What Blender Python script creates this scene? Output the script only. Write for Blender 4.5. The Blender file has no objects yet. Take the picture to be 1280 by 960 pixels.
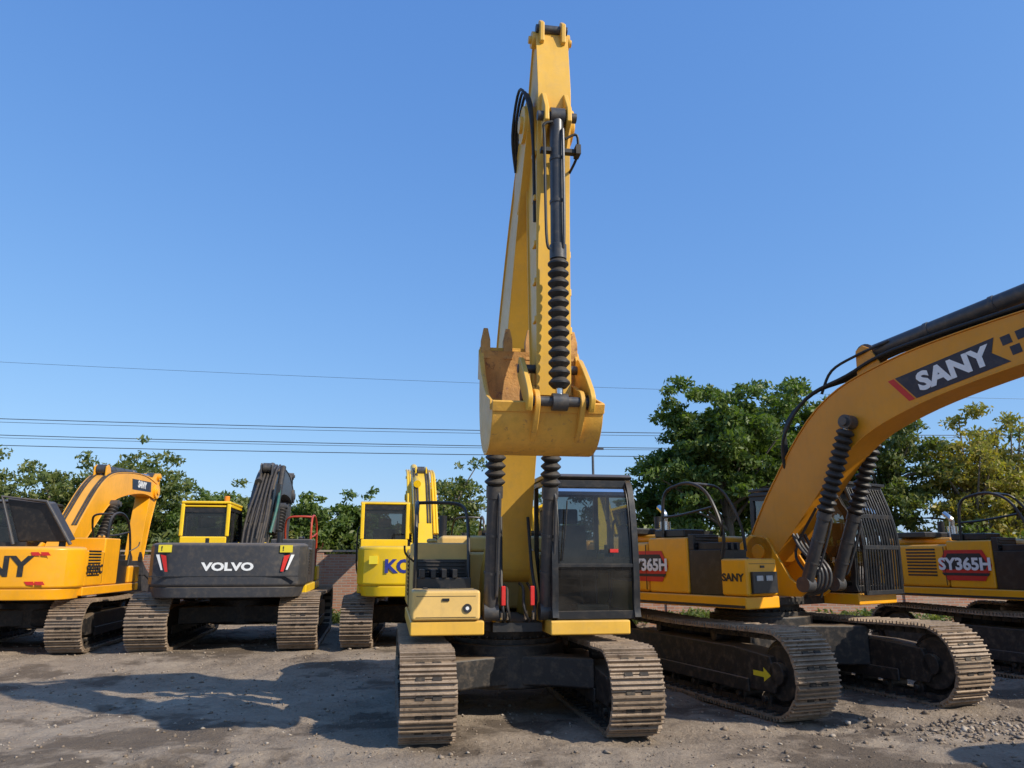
import bpy, math, random
import numpy as np
import bmesh
from mathutils import Vector, Matrix
from math import radians, sin, cos, pi

random.seed(3)
scene = bpy.context.scene

# ------------------------------------------------------------------ materials
def new_mat(name):
    m = bpy.data.materials.new(name)
    m.use_nodes = True
    nt = m.node_tree
    for n in list(nt.nodes):
        nt.nodes.remove(n)
    out = nt.nodes.new('ShaderNodeOutputMaterial')
    return m, nt, out

def N(nt, t, **kw):
    n = nt.nodes.new(t)
    for k, v in kw.items():
        setattr(n, k, v)
    return n

def ramp(nt, fac, stops):
    r = nt.nodes.new('ShaderNodeValToRGB')
    cr = r.color_ramp
    while len(cr.elements) < len(stops):
        cr.elements.new(0.5)
    for e, (p, c) in zip(cr.elements, stops):
        e.position = p
        e.color = (c[0], c[1], c[2], 1) if not isinstance(c, (int, float)) else (c, c, c, 1)
    nt.links.new(fac, r.inputs[0])
    return r.outputs[0]

def mixc(nt, fac, a, b, mode='MIX'):
    m = nt.nodes.new('ShaderNodeMix')
    m.data_type = 'RGBA'
    m.blend_type = mode
    for s, v in ((m.inputs[0], fac), (m.inputs[6], a), (m.inputs[7], b)):
        if isinstance(v, (int, float)):
            s.default_value = v
        elif isinstance(v, (tuple, list)):
            s.default_value = (v[0], v[1], v[2], 1)
        else:
            nt.links.new(v, s)
    return m.outputs[2]

def noise(nt, scale, detail=4, rough=0.55, vec=None):
    n = N(nt, 'ShaderNodeTexNoise')
    n.inputs['Scale'].default_value = scale
    n.inputs['Detail'].default_value = detail
    n.inputs['Roughness'].default_value = rough
    if vec is not None:
        nt.links.new(vec, n.inputs['Vector'])
    return n.outputs[0]

DUST = (0.33, 0.245, 0.15)

def paint(name, col, rough=0.45, metal=0.0, var=0.10, dirt=0.35, dirtcol=DUST, bump=0.08, scale=1.3, chip=None, zdust=0.0):
    m, nt, out = new_mat(name)
    tc = N(nt, 'ShaderNodeTexCoord').outputs['Object']
    n1 = noise(nt, scale, 4, 0.6, tc)
    dark = tuple(c * (1 - var) for c in col)
    lite = tuple(min(1, c * (1 + var)) for c in col)
    c = ramp(nt, n1, [(0.3, dark), (0.7, lite)])
    n2 = noise(nt, scale * 7, 6, 0.7, tc)
    f = ramp(nt, n2, [(0.48, 0.0), (0.78, dirt)])
    c = mixc(nt, f, c, dirtcol)
    mp = N(nt, 'ShaderNodeMapping')
    mp.inputs['Scale'].default_value = (9, 9, 0.8)
    nt.links.new(tc, mp.inputs[0])
    n3 = noise(nt, 1.6, 3, 0.6, mp.outputs[0])
    f3 = ramp(nt, n3, [(0.52, 0.0), (0.85, dirt * 0.8)])
    c = mixc(nt, f3, c, tuple(x * 0.45 for x in col))
    if zdust > 0:
        g = N(nt, 'ShaderNodeNewGeometry')
        sx = N(nt, 'ShaderNodeSeparateXYZ')
        nt.links.new(g.outputs['Normal'], sx.inputs[0])
        fz = ramp(nt, sx.outputs[2], [(0.3, 0.0), (0.95, zdust)])
        c = mixc(nt, fz, c, dirtcol)
    if chip:
        n4 = noise(nt, 11, 6, 0.75, tc)
        f4 = ramp(nt, n4, [(0.58, 0.0), (0.63, 1.0)])
        c = mixc(nt, f4, c, chip)
    b = N(nt, 'ShaderNodeBsdfPrincipled')
    nt.links.new(c, b.inputs['Base Color'])
    rr = N(nt, 'ShaderNodeMapRange')
    nt.links.new(n2, rr.inputs[0])
    rr.inputs[3].default_value = max(0.05, rough - 0.12)
    rr.inputs[4].default_value = min(1, rough + 0.22)
    nt.links.new(rr.outputs[0], b.inputs['Roughness'])
    b.inputs['Metallic'].default_value = metal
    if bump > 0:
        bp = N(nt, 'ShaderNodeBump')
        bp.inputs['Strength'].default_value = bump
        bp.inputs['Distance'].default_value = 0.02
        nt.links.new(n2, bp.inputs['Height'])
        nt.links.new(bp.outputs[0], b.inputs['Normal'])
    nt.links.new(b.outputs[0], out.inputs[0])
    return m

M = {}
M['cat'] = paint('paint_amber', (0.78, 0.445, 0.06), 0.34, dirt=0.22, zdust=0.3)
M['catpale'] = paint('paint_amber_faded', (0.76, 0.49, 0.15), 0.42, dirt=0.22, zdust=0.5)
M['orange'] = paint('paint_orange', (0.86, 0.375, 0.008), 0.30, dirt=0.15, zdust=0.4)
M['orangeboom'] = paint('paint_orange_boom', (0.72, 0.285, 0.014), 0.34, dirt=0.18, zdust=0.3)
M['kyellow'] = paint('paint_yellow', (0.87, 0.55, 0.008), 0.30, dirt=0.15, zdust=0.3)
M['grey'] = paint('paint_charcoal', (0.042, 0.042, 0.046), 0.42, dirt=0.2, zdust=0.35)
M['greenhose'] = paint('hose_green', (0.03, 0.12, 0.09), 0.5, dirt=0.3)
M['black'] = paint('paint_black', (0.014, 0.014, 0.015), 0.35, dirt=0.12, zdust=0.25)
M['rubber'] = paint('rubber_black', (0.014, 0.014, 0.015), 0.5, dirt=0.15, zdust=0.2)
M['frame'] = paint('undercarriage_black', (0.018, 0.016, 0.015), 0.5, dirt=0.5, zdust=0.8, bump=0.3, dirtcol=(.22, .16, .105))
M['cyl'] = paint('cylinder_grey', (0.065, 0.065, 0.068), 0.35, metal=0.2, dirt=0.3)
M['shoe'] = paint('track_steel', (0.28, 0.205, 0.14), 0.5, metal=0.15, var=0.4, dirt=0.75, dirtcol=(0.40, 0.29, 0.185), bump=0.5, scale=2.5, chip=(.15, .10, .065))
M['shoedark'] = paint('track_steel_dark', (0.026, 0.02, 0.016), 0.7, dirt=0.4, bump=0.3)
M['worn'] = paint('bucket_worn', (0.54, 0.27, 0.07), 0.6, var=0.35, dirt=0.6, dirtcol=(0.44, 0.24, 0.09), bump=0.5, scale=3, chip=(0.26, 0.12, 0.05))
M['bucket'] = paint('bucket_paint', (0.72, 0.39, 0.06), 0.42, var=0.2, dirt=0.45, dirtcol=(0.50, 0.27, 0.09), bump=0.25, chip=(0.52, 0.27, 0.07))
M['red'] = paint('red', (0.60, 0.02, 0.015), 0.4, dirt=0.1)
M['redrail'] = paint('red_rail', (0.45, 0.05, 0.02), 0.4, dirt=0.1)
M['white'] = paint('white', (0.8, 0.8, 0.78), 0.4, var=0.03, dirt=0.12)
M['blue'] = paint('blue_letter', (0.02, 0.03, 0.22), 0.4, var=0.03, dirt=0.1)
M['letter'] = paint('letter_black', (0.02, 0.02, 0.02), 0.5, var=0.03, dirt=0.15)
M['sticker'] = paint('sticker_yellow', (0.75, 0.6, 0.03), 0.4, var=0.03, dirt=0.1)
M['chrome'] = paint('chrome', (0.6, 0.6, 0.6), 0.2, metal=1.0, var=0.03, dirt=0.1, bump=0)
M['navy'] = paint('panel_navy', (0.012, 0.018, 0.035), 0.4, var=0.05, dirt=0.15)
M['seat'] = paint('seat_cloth', (0.03, 0.03, 0.033), 0.9, dirt=0.2)
M['lamp'] = paint('lamp_lens', (0.45, 0.45, 0.43), 0.1, var=0.05, dirt=0.2, bump=0)
M['beacon'] = paint('beacon_amber', (0.85, 0.25, 0.01), 0.15, var=0.05, dirt=0.05, bump=0)

def glass_mat():
    m, nt, out = new_mat('cab_glass')
    tr = N(nt, 'ShaderNodeBsdfTransparent')
    tr.inputs[0].default_value = (0.42, 0.46, 0.45, 1)
    gl = N(nt, 'ShaderNodeBsdfGlossy')
    gl.inputs['Roughness'].default_value = 0.02
    gl.inputs[0].default_value = (0.9, 0.9, 0.9, 1)
    fr = N(nt, 'ShaderNodeFresnel')
    fr.inputs[0].default_value = 1.5
    tc = N(nt, 'ShaderNodeTexCoord').outputs['Object']
    d = N(nt, 'ShaderNodeBsdfDiffuse')
    d.inputs[0].default_value = (0.35, 0.32, 0.28, 1)
    n = noise(nt, 2.0, 5, 0.6, tc)
    f = ramp(nt, n, [(0.4, 0.02), (0.8, 0.10)])
    mx = N(nt, 'ShaderNodeMixShader')
    nt.links.new(fr.outputs[0], mx.inputs[0])
    nt.links.new(tr.outputs[0], mx.inputs[1])
    nt.links.new(gl.outputs[0], mx.inputs[2])
    m2 = N(nt, 'ShaderNodeMixShader')
    nt.links.new(f, m2.inputs[0])
    nt.links.new(mx.outputs[0], m2.inputs[1])
    nt.links.new(d.outputs[0], m2.inputs[2])
    nt.links.new(m2.outputs[0], out.inputs[0])
    return m
M['glass'] = glass_mat()

# ------------------------------------------------------------------ geometry helpers
def catmull(pts, n=6):
    pts = [tuple(p) for p in pts]
    if len(pts) < 3:
        return pts
    out = []
    P = [pts[0]] + pts + [pts[-1]]
    for i in range(1, len(P) - 2):
        p0, p1, p2, p3 = P[i - 1], P[i], P[i + 1], P[i + 2]
        for k in range(n):
            t = k / n
            out.append(tuple(0.5 * ((2 * b) + (-a + c) * t + (2 * a - 5 * b + 4 * c - d) * t * t + (-a + 3 * b - 3 * c + d) * t ** 3)
                             for a, b, c, d in zip(p0, p1, p2, p3)))
    out.append(pts[-1])
    return out

class Part:
    """points are (x, s, z): s = forward = -Y in the machine's own frame"""
    def __init__(self, name, parent, mat, bevel=0.0, ang=35):
        self.name, self.parent, self.mat, self.bevel, self.ang = name, parent, mat, bevel, ang
        self.V, self.F = [], []
    def add(self, vs, fs):
        o = len(self.V)
        self.V += [tuple(v) for v in vs]
        self.F += [tuple(i + o for i in f) for f in fs]
        return self
    def box(self, x0, x1, s0, s1, z0, z1):
        vs = [(x, s, z) for x in (x0, x1) for s in (s0, s1) for z in (z0, z1)]
        return self.add(vs, [(0, 1, 3, 2), (4, 6, 7, 5), (0, 4, 5, 1), (2, 3, 7, 6), (0, 2, 6, 4), (1, 5, 7, 3)])
    def prism(self, prof, x0, x1):
        n = len(prof)
        vs = [(x0, s, z) for s, z in prof] + [(x1, s, z) for s, z in prof]
        fs = [tuple(range(n)), tuple(range(2 * n - 1, n - 1, -1))]
        fs += [(i, (i + 1) % n, n + (i + 1) % n, n + i) for i in range(n)]
        return self.add(vs, fs)
    def vprism(self, plan, z0, z1, inset_top=0.0, inset_bot=0.0):
        n = len(plan)
        cx = sum(p[0] for p in plan) / n
        cs = sum(p[1] for p in plan) / n
        def sc(k):
            return [(cx + (x - cx) * (1 - k), cs + (s - cs) * (1 - k)) for x, s in plan]
        a, b = sc(inset_bot), sc(inset_top)
        vs = [(x, s, z0) for x, s in a] + [(x, s, z1) for x, s in b]
        fs = [tuple(range(n)), tuple(range(2 * n - 1, n - 1, -1))]
        fs += [(i, (i + 1) % n, n + (i + 1) % n, n + i) for i in range(n)]
        return self.add(vs, fs)
    def strip(self, pts, x0, x1, th):
        n = len(pts)
        nn = []
        for i in range(n):
            a = pts[max(0, i - 1)]; b = pts[min(n - 1, i + 1)]
            dx, dz = b[0] - a[0], b[1] - a[1]
            l = math.hypot(dx, dz) or 1
            nn.append((-dz / l, dx / l))
        q = [(p[0] + m[0] * th, p[1] + m[1] * th) for p, m in zip(pts, nn)]
        vs, fs = [], []
        for i in range(n):
            vs += [(x0, *pts[i]), (x1, *pts[i]), (x1, *q[i]), (x0, *q[i])]
        for i in range(n - 1):
            o, k = 4 * i, 4 * i + 4
            for j in range(4):
                fs.append((o + j, o + (j + 1) % 4, k + (j + 1) % 4, k + j))
        fs += [(0, 1, 2, 3), (4 * n - 4, 4 * n - 3, 4 * n - 2, 4 * n - 1)]
        return self.add(vs, fs)
    def ring(self, outer, inner, x0, x1):
        n = len(outer)
        vs = [(x0, *p) for p in outer] + [(x0, *p) for p in inner] + [(x1, *p) for p in outer] + [(x1, *p) for p in inner]
        fs = []
        for i in range(n):
            j = (i + 1) % n
            fs += [(i, j, n + j, n + i), (2 * n + i, 3 * n + i, 3 * n + j, 2 * n + j),
                   (i, 2 * n + i, 2 * n + j, j), (n + i, n + j, 3 * n + j, 3 * n + i)]
        return self.add(vs, fs)
    def lathe(self, p0, p1, prof, n=18):
        p0, p1 = Vector(p0), Vector(p1)
        d = (p1 - p0)
        L = d.length
        d.normalize()
        a = d.orthogonal().normalized()
        b = d.cross(a)
        vs, fs = [], []
        for t, r in prof:
            c = p0 + d * (t * L)
            for k in range(n):
                an = 2 * pi * k / n
                vs.append(tuple(c + (a * cos(an) + b * sin(an)) * r))
        m = len(prof)
        for i in range(m - 1):
            for k in range(n):
                k2 = (k + 1) % n
                fs.append((i * n + k, i * n + k2, (i + 1) * n + k2, (i + 1) * n + k))
        fs.append(tuple(range(n)))
        fs.append(tuple(range((m - 1) * n, m * n)))
        return self.add(vs, fs)
    def cyl(self, p0, p1, r, n=18):
        return self.lathe(p0, p1, [(0, r), (1, r)], n)
    def bellows(self, p0, p1, r0, r1, k=14):
        prof = []
        for i in range(k):
            prof += [(i / k, r0), ((i + 0.42) / k, r1), ((i + 0.58) / k, r1)]
        prof.append((1, r0))
        return self.lathe(p0, p1, prof, 18)
    def tube(self, pts, r, n=8, sm=5):
        if sm:
            pts = catmull(pts, sm)
        P = [Vector(p) for p in pts]
        m = len(P)
        rs = r if isinstance(r, (list, tuple)) else None
        up = None
        vs, fs = [], []
        for i in range(m):
            t = (P[min(m - 1, i + 1)] - P[max(0, i - 1)]).normalized()
            if up is None:
                up = t.orthogonal().normalized()
            up = (up - t * up.dot(t)).normalized()
            b = t.cross(up)
            rad = r if rs is None else rs[0] + (rs[1] - rs[0]) * i / (m - 1)
            for k in range(n):
                an = 2 * pi * k / n
                vs.append(tuple(P[i] + (up * cos(an) + b * sin(an)) * rad))
        for i in range(m - 1):
            for k in range(n):
                k2 = (k + 1) % n
                fs.append((i * n + k, i * n + k2, (i + 1) * n + k2, (i + 1) * n + k))
        fs.append(tuple(range(n)))
        fs.append(tuple(range((m - 1) * n, m * n)))
        return self.add(vs, fs)
    def face(self, pts):
        return self.add(pts, [tuple(range(len(pts)))])
    def done(self):
        me = bpy.data.meshes.new(self.name)
        me.from_pydata([(x, -s, z) for x, s, z in self.V], [], self.F)
        bm = bmesh.new()
        bm.from_mesh(me)
        bmesh.ops.recalc_face_normals(bm, faces=bm.faces)
        bm.to_mesh(me)
        bm.free()
        me.polygons.foreach_set('use_smooth', [True] * len(me.polygons))
        me.set_sharp_from_angle(angle=radians(self.ang))
        me.materials.append(self.mat)
        ob = bpy.data.objects.new(self.name, me)
        scene.collection.objects.link(ob)
        ob.parent = self.parent
        if self.bevel > 0:
            b = ob.modifiers.new('bevel', 'BEVEL')
            b.width = self.bevel
            b.segments = 2
            b.limit_method = 'ANGLE'
            b.angle_limit = radians(40)
            b.harden_normals = True
        return ob

def empty(name, loc=(0, 0, 0), rz=0, parent=None):
    e = bpy.data.objects.new(name, None)
    e.empty_display_size = 0.3
    scene.collection.objects.link(e)
    e.location = loc
    e.rotation_euler = (0, 0, rz)
    e.parent = parent
    return e

def text(parent, name, body, org, right, up, size, mat, bold=0.02, align='CENTER', xs=1.0, ext=0.003):
    c = bpy.data.curves.new(name, 'FONT')
    c.body = body
    c.size = size
    c.extrude = ext
    c.offset = bold * size
    c.align_x = align
    c.align_y = 'CENTER'
    c.resolution_u = 3
    c.materials.append(mat)
    ob = bpy.data.objects.new(name, c)
    scene.collection.objects.link(ob)
    conv = lambda v: Vector((v[0], -v[1], v[2]))
    r = conv(right).normalized()
    u = conv(up)
    u = (u - r * u.dot(r)).normalized()
    n = r.cross(u)
    m = Matrix(((r.x * xs, u.x, n.x, 0), (r.y * xs, u.y, n.y, 0), (r.z * xs, u.z, n.z, 0), (0, 0, 0, 1)))
    ob.parent = parent
    ob.matrix_local = Matrix.Translation(conv(org)) @ m
    return ob

def ribbon_profile(ctrl, n=6):
    pts = catmull(ctrl, n)
    up, lo = [], []
    for i, (s, z, h) in enumerate(pts):
        a = pts[max(0, i - 1)]; b = pts[min(len(pts) - 1, i + 1)]
        dx, dz = b[0] - a[0], b[1] - a[1]
        l = math.hypot(dx, dz)
        nx, nz = -dz / l, dx / l
        up.append((s + nx * h, z + nz * h))
        lo.append((s - nx * h, z - nz * h))
    return up, lo

def girder(name, parent, mat, ctrl, w, x=0.0):
    up, lo = ribbon_profile(ctrl)
    p = Part(name, parent, mat, 0.008)
    p.prism(up + lo[::-1], x - w / 2, x + w / 2)
    p.done()
    f = Part(name + '_flange', parent, mat, 0.004)
    f.strip(up, x - w / 2 - 0.018, x + w / 2 + 0.018, 0.016)
    f.strip(lo[::-1], x - w / 2 - 0.018, x + w / 2 + 0.018, 0.016)
    for end in (ctrl[0], ctrl[-1]):
        f.cyl((x - w / 2 - 0.05, end[0], end[1]), (x + w / 2 + 0.05, end[0], end[1]), end[2] * 0.98, 22)
        f.cyl((x - w / 2 - 0.08, end[0], end[1]), (x + w / 2 + 0.08, end[0], end[1]), end[2] * 0.45, 18)
    f.done()
    return up, lo

# ------------------------------------------------------------------ tracks
def track(parent, xc, tl, tw, th):
    R = th / 2 - 0.035
    a = tl / 2 - R
    straight = 2 * a
    arc = pi * R
    total = 2 * straight + 2 * arc
    n = int(round(total / 0.175))
    p = total / n
    def pos(d):
        d = d % total
        if d < straight:
            return (a - d, th / 2 - R, -1, 0)
        d -= straight
        if d < arc:
            t = d / R
            return (-a - R * sin(t), th / 2 - R * cos(t), -cos(t), sin(t))
        d -= arc
        if d < straight:
            k = d / straight
            return (-a + d, th / 2 + R - 0.035 * sin(pi * k) ** 2, 1, 0)
        d -= straight
        t = d / R
        return (a + R * sin(t), th / 2 + R * cos(t), cos(t), -sin(t))
    prof = [(-.47, -.025), (.47, -.025), (.47, 0), (.37, 0.002), (.35, .036), (.26, .036), (.24, 0), (.08, 0), (.06, .032), (-.03, .032),
            (-.05, 0), (-.25, 0), (-.27, .038), (-.37, .038), (-.39, 0), (-.47, 0)]
    sh = Part('track_shoes', parent, M['shoe'], 0.0, 30)
    dk = Part('track_chain', parent, M['shoedark'])
    rng = random.Random(int(xc * 100) + 7)
    for i in range(n):
        s, z, ts, tz = pos((i + .5) * p)
        nx, nz = tz, -ts
        if (z - th / 2) * nz + (0 if abs(s) < a else (s - math.copysign(a, s)) * nx) < 0:
            nx, nz = -nx, -nz
        j = rng.uniform(-.008, .008)
        pr = [(s + ts * u * p + nx * v, z + tz * u * p + nz * v) for u, v in prof]
        sh.prism(pr, xc - tw / 2 + j, xc + tw / 2 + j)
        for q in (-0.085, 0.085):
            pr2 = [(s + ts * u * p + nx * v, z + tz * u * p + nz * v) for u, v in ((.40, -.01), (.63, -.01), (.63, .008), (.40, .008))]
            dk.prism(pr2, xc + q - .045, xc + q + .045)
        pr3 = [(s + ts * u * p + nx * v, z + tz * u * p + nz * v) for u, v in ((-.46, -.11), (.46, -.11), (.46, -.03), (-.46, -.03))]
        dk.prism(pr3, xc - .14, xc - .06)
        dk.prism(pr3, xc + .06, xc + .14)
        dk.prism([(s + ts * u * p + nx * v, z + tz * u * p + nz * v) for u, v in ((.3, -.05), (.7, -.05), (.7, -.028), (.3, -.028))], xc - tw * .44, xc + tw * .44)
    sh.done(); dk.done()
    w = Part('track_wheels', parent, M['frame'], 0.01)
    for sgn in (1, -1):
        w.lathe((xc - .13, sgn * a, th / 2), (xc + .13, sgn * a, th / 2), [(0, R - .17), (.25, R - .15), (.3, R - .09), (.7, R - .09), (.75, R - .15), (1, R - .17)], 28)
        w.cyl((xc - .2, sgn * a, th / 2), (xc + .2, sgn * a, th / 2), .13)
    k = 8
    for i in range(k):
        ss = -a + .28 + (2 * a - .56) * i / (k - 1)
        w.cyl((xc - .14, ss, .19), (xc + .14, ss, .19), .085, 14)
        w.cyl((xc - .19, ss, .19), (xc + .19, ss, .19), .04, 10)
    w.cyl((xc - .12, a * .35, th - .2), (xc + .12, a * .35, th - .2), .07, 12)
    w.cyl((xc - .12, -a * .35, th - .2), (xc + .12, -a * .35, th - .2), .07, 12)
    w.done()
    f = Part('track_frame', parent, M['frame'], 0.02)
    f.prism([(-a + .1, .28), (a - .05, .28), (a + .02, .42), (a - .1, th - .33), (a * .6, th - .28), (-a * .7, th - .28), (-a, th - .36)], xc - .2, xc + .2)
    f.box(xc - .23, xc - .2, -a + .5, a - .5, .24, .4)
    f.box(xc + .2, xc + .23, -a + .5, a - .5, .24, .4)
    f.done()

# ------------------------------------------------------------------ bucket
def bucket(parent, hs, hz, ang, k, x0, x1, mat, inner, xa=0.0):
    ca, sa = cos(ang), sin(ang)
    def T(p):
        return (hs + k * (p[0] * ca - p[1] * sa), hz + k * (p[0] * sa + p[1] * ca))
    base = [(-.70, .66), (-.77, .32), (-.76, -.02), (-.66, -.30), (-.45, -.50), (-.2, -.57), (.06, -.52), (.24, -.36), (.33, -.16)]
    sm = catmull(base, 5)
    pts = [T(q) for q in sm]
    sh = Part('bucket_shell', parent, mat, 0.006)
    sh.strip(pts, x0, x1, -0.03 * k)
    poly = [T(q) for q in sm] + [T((.02, -.06)), T((-.2, .06)), T((-.5, .34))]
    for xx in (x0, x1 - .03):
        sh.prism(poly, xx, xx + .03)
    for xx in (x0 - .022, x1 - .008):
        sh.prism([T(q) for q in ((-.72, .66), (-.62, .52), (-.5, .37), (-.2, .10), (.02, -.03), (.30, -.13), (.30, -.23), (.0, -.14), (-.25, -.02), (-.62, .28), (-.77, .32))], xx, xx + .03)
    for i in range(4):
        q0 = x0 + (x1 - x0) * (.10 + .25 * i)
        sh.strip([T(q) for q in catmull(base[1:7], 4)], q0, q0 + .07, .018)
    sh.strip([T(q) for q in ((-.78, .34), (-.70, .68))], x0 - .01, x1 + .01, .035)
    sh.strip([T(q) for q in ((.30, -.23), (.345, -.14))], x0 - .005, x1 + .005, -.045)
    sh.done()
    inn = [T((q[0] * .94, q[1] * .94 + .01)) for q in sm]
    ii = Part('bucket_liner', parent, inner)
    ii.strip(inn, x0 + .032, x1 - .032, .006)
    ii.done()
    t = Part('bucket_teeth', parent, inner, 0.008)
    for i in range(5):
        xc = x0 + .05 + (x1 - x0 - .10) * i / 4
        pr = [(-.75, .54), (-.665, .54), (-.66, .76), (-.675, .90), (-.69, .90), (-.735, .76)]
        n = len(pr)
        vs = []
        for sx in (-1, 1):
            for (a, b) in pr:
                wd = .052 if b < .78 else .024
                p2 = T((a, b))
                vs.append((xc + sx * wd, p2[0], p2[1]))
        fs = [tuple(range(n)), tuple(range(2 * n - 1, n - 1, -1))] + [(q, (q + 1) % n, n + (q + 1) % n, n + q) for q in range(n)]
        t.add(vs, fs)
    t.done()
    e = Part('bucket_ears', parent, mat, 0.01)
    ear = catmull([(-.13, -.02), (-.06, .10), (.10, .08), (.28, .0), (.42, -.05), (.48, -.16), (.42, -.28), (.30, -.42), (.12, -.52), (-.05, -.54), (-.10, -.2), (-.13, -.02)], 3)[:-1]
    for xx in (xa - .24, xa + .19):
        e.prism([T(q) for q in ear], xx, xx + .05)
    e.done()
    pn = Part('bucket_pins', parent, M['cyl'], 0.005)
    for q, r in (((0, 0), .055), ((.40, -.15), .05)):
        c = T(q)
        pn.cyl((xa - .27, c[0], c[1]), (xa + .27, c[0], c[1]), r * k, 16)
        pn.cyl((xa - .30, c[0], c[1]), (xa - .265, c[0], c[1]), r * 1.5 * k, 16)
        pn.cyl((xa + .265, c[0], c[1]), (xa + .30, c[0], c[1]), r * 1.5 * k, 16)
    pn.done()

# ------------------------------------------------------------------ cab
def cab(parent, x0, x1, s0, s1, z0, z1, body, guard=False, split=0.60, roofmat=None):
    fr = M['black']
    outer = catmull([(s0, z0), (s0 + .3, z0), (s1 - .1, z0), (s1, z0 + .12), (s1 + .02, z0 + .6), (s1 - .02, z0 + 1.1), (s1 - .1, z1 - .22), (s1 - .22, z1 - .03), (s1 - .5, z1), (s0 + .1, z1), (s0, z1 - .08), (s0, z0 + .4), (s0, z0)], 3)[:-1]
    cs, cz = (s0 + s1) / 2, (z0 + z1) / 2
    hs, hz = (s1 - s0) / 2, (z1 - z0) / 2
    inner = [(cs + (s - cs) * (1 - .075 / hs), cz + (z - cz) * (1 - .08 / hz)) for s, z in outer]
    p = Part('cab_frame', parent, fr, 0.012)
    p.ring(outer, inner, x0, x0 + .075)
    p.ring(outer, inner, x1 - .075, x1)
    for xa, xb in ((x0, x0 + .06), (x1 - .06, x1)):
        p.box(xa + .004, xb - .004, s0 + .62, s0 + .70, z0 + .05, z1 - .03)
    p.box(x0 + .06, x1 - .06, s1 - .09, s1 - .01, z0, z0 + .09)
    p.box(x0 + .06, x1 - .06, s1 - .05, s1 + .012, z0 + split - .02, z0 + split + .02)
    p.box(x0 + .06, x1 - .06, s1 - .34, s1 - .2, z1 - .12, z1 - .035)
    p.box(x0 + .06, x1 - .06, s0, s0 + .07, z1 - .12, z1 - .02)
    p.box(x0 + .06, x1 - .06, s0, s0 + .07, z0, z0 + .75)
    for xx in (x0 + .075, x1 - .10):
        p.tube([(xx + .012, s1 - .01, z0 + split), (xx + .012, s1 - .045, z0 + 1.1), (xx + .012, s1 - .125, z1 - .22), (xx + .012, s1 - .23, z1 - .07)], .014, 6)
    p.done()
    r = Part('cab_roof', parent, roofmat or fr, 0.02)
    r.prism([(s0 - .02, z1 - .01), (s1 - .22, z1 - .02), (s1 - .18, z1 + .01), (s1 - .3, z1 + .05), (s0 + .1, z1 + .06), (s0 - .02, z1 + .03)], x0 - .02, x1 + .02)
    r.done()
    lp = Part('cab_side_panel', parent, body, 0.015)
    lp.box(x1 - .055, x1 + .012, s0 + .06, s0 + .66, z0 + .04, z0 + .75)
    lp.box(x1 - .055, x1 + .012, s0 + .70, s1 - .12, z0 + .04, z0 + .42)
    lp.done()
    g = Part('cab_glass', parent, M['glass'], 0)
    fp = catmull([(s1 - .045, z0 + .09), (s1 - .02, z0 + .6), (s1 - .055, z0 + 1.1), (s1 - .135, z1 - .22), (s1 - .25, z1 - .07)], 5)
    for i in range(len(fp) - 1):
        g.add([(x0 + .05, *fp[i]), (x1 - .05, *fp[i]), (x1 - .05, *fp[i + 1]), (x0 + .05, *fp[i + 1])], [(0, 1, 2, 3)])
    inn2 = [(cs + (s - cs) * (1 - .06 / hs), cz + (z - cz) * (1 - .06 / hz)) for s, z in outer]
    g.face([(x0 + .03, s, z) for s, z in inn2])
    g.face([(x1 - .045, s, z) for s, z in inn2])
    g.face([(x0 + .05, s0 + .03, z0 + .75), (x1 - .05, s0 + .03, z0 + .75), (x1 - .05, s0 + .03, z1 - .1), (x0 + .05, s0 + .03, z1 - .1)])
    g.done()
    it = Part('cab_interior', parent, M['seat'], 0.03)
    xm = (x0 + x1) / 2
    sm = s0 + .55
    it.box(x0 + .04, x1 - .04, s0 + .05, s1 - .08, z0 + .02, z0 + .07)
    it.box(xm - .25, xm + .25, sm - .1, sm + .4, z0 + .42, z0 + .56)
    it.prism([(sm - .2, z0 + .5), (sm - .05, z0 + .5), (sm - .16, z0 + 1.12), (sm - .28, z0 + 1.12)], xm - .24, xm + .24)
    it.box(xm - .14, xm + .14, sm - .28, sm - .18, z0 + 1.14, z0 + 1.34)
    it.box(xm - .42, xm - .29, sm - .1, sm + .45, z0 + .5, z0 + .68)
    it.box(xm + .29, xm + .42, sm - .1, sm + .45, z0 + .5, z0 + .68)
    it.box(x0 + .07, x0 + .22, s1 - .35, s1 - .2, z0 + .75, z0 + 1.0)
    it.box(xm - .2, xm + .2, s1 - .45, s1 - .15, z0 + .07, z0 + .15)
    it.box(x0 + .06, x1 - .06, s0 + .05, s0 + .12, z0 + .07, z0 + .8)
    it.box(x0 + .06, x1 - .06, s0 + .1, s1 - .4, z1 - .10, z1 - .05)
    it.done()
    lv = Part('cab_levers', parent, M['black'])
    for q in (-.09, .09):
        lv.tube([(xm + q, s1 - .3, z0 + .07), (xm + q, s1 - .35, z0 + .4), (xm + q * 1.3, s1 - .4, z0 + .62)], .014)
    for q in (-.35, .35):
        lv.tube([(xm + q, sm + .4, z0 + .66), (xm + q, sm + .42, z0 + .85)], .022)
    lv.tube([(x0 + .12, s1 + .02, z0 + split + .05), (x0 + .16, s1 + .03, z0 + 1.0), (x0 + .2, s1 - .02, z0 + 1.35)], .009)
    lv.done()
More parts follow.
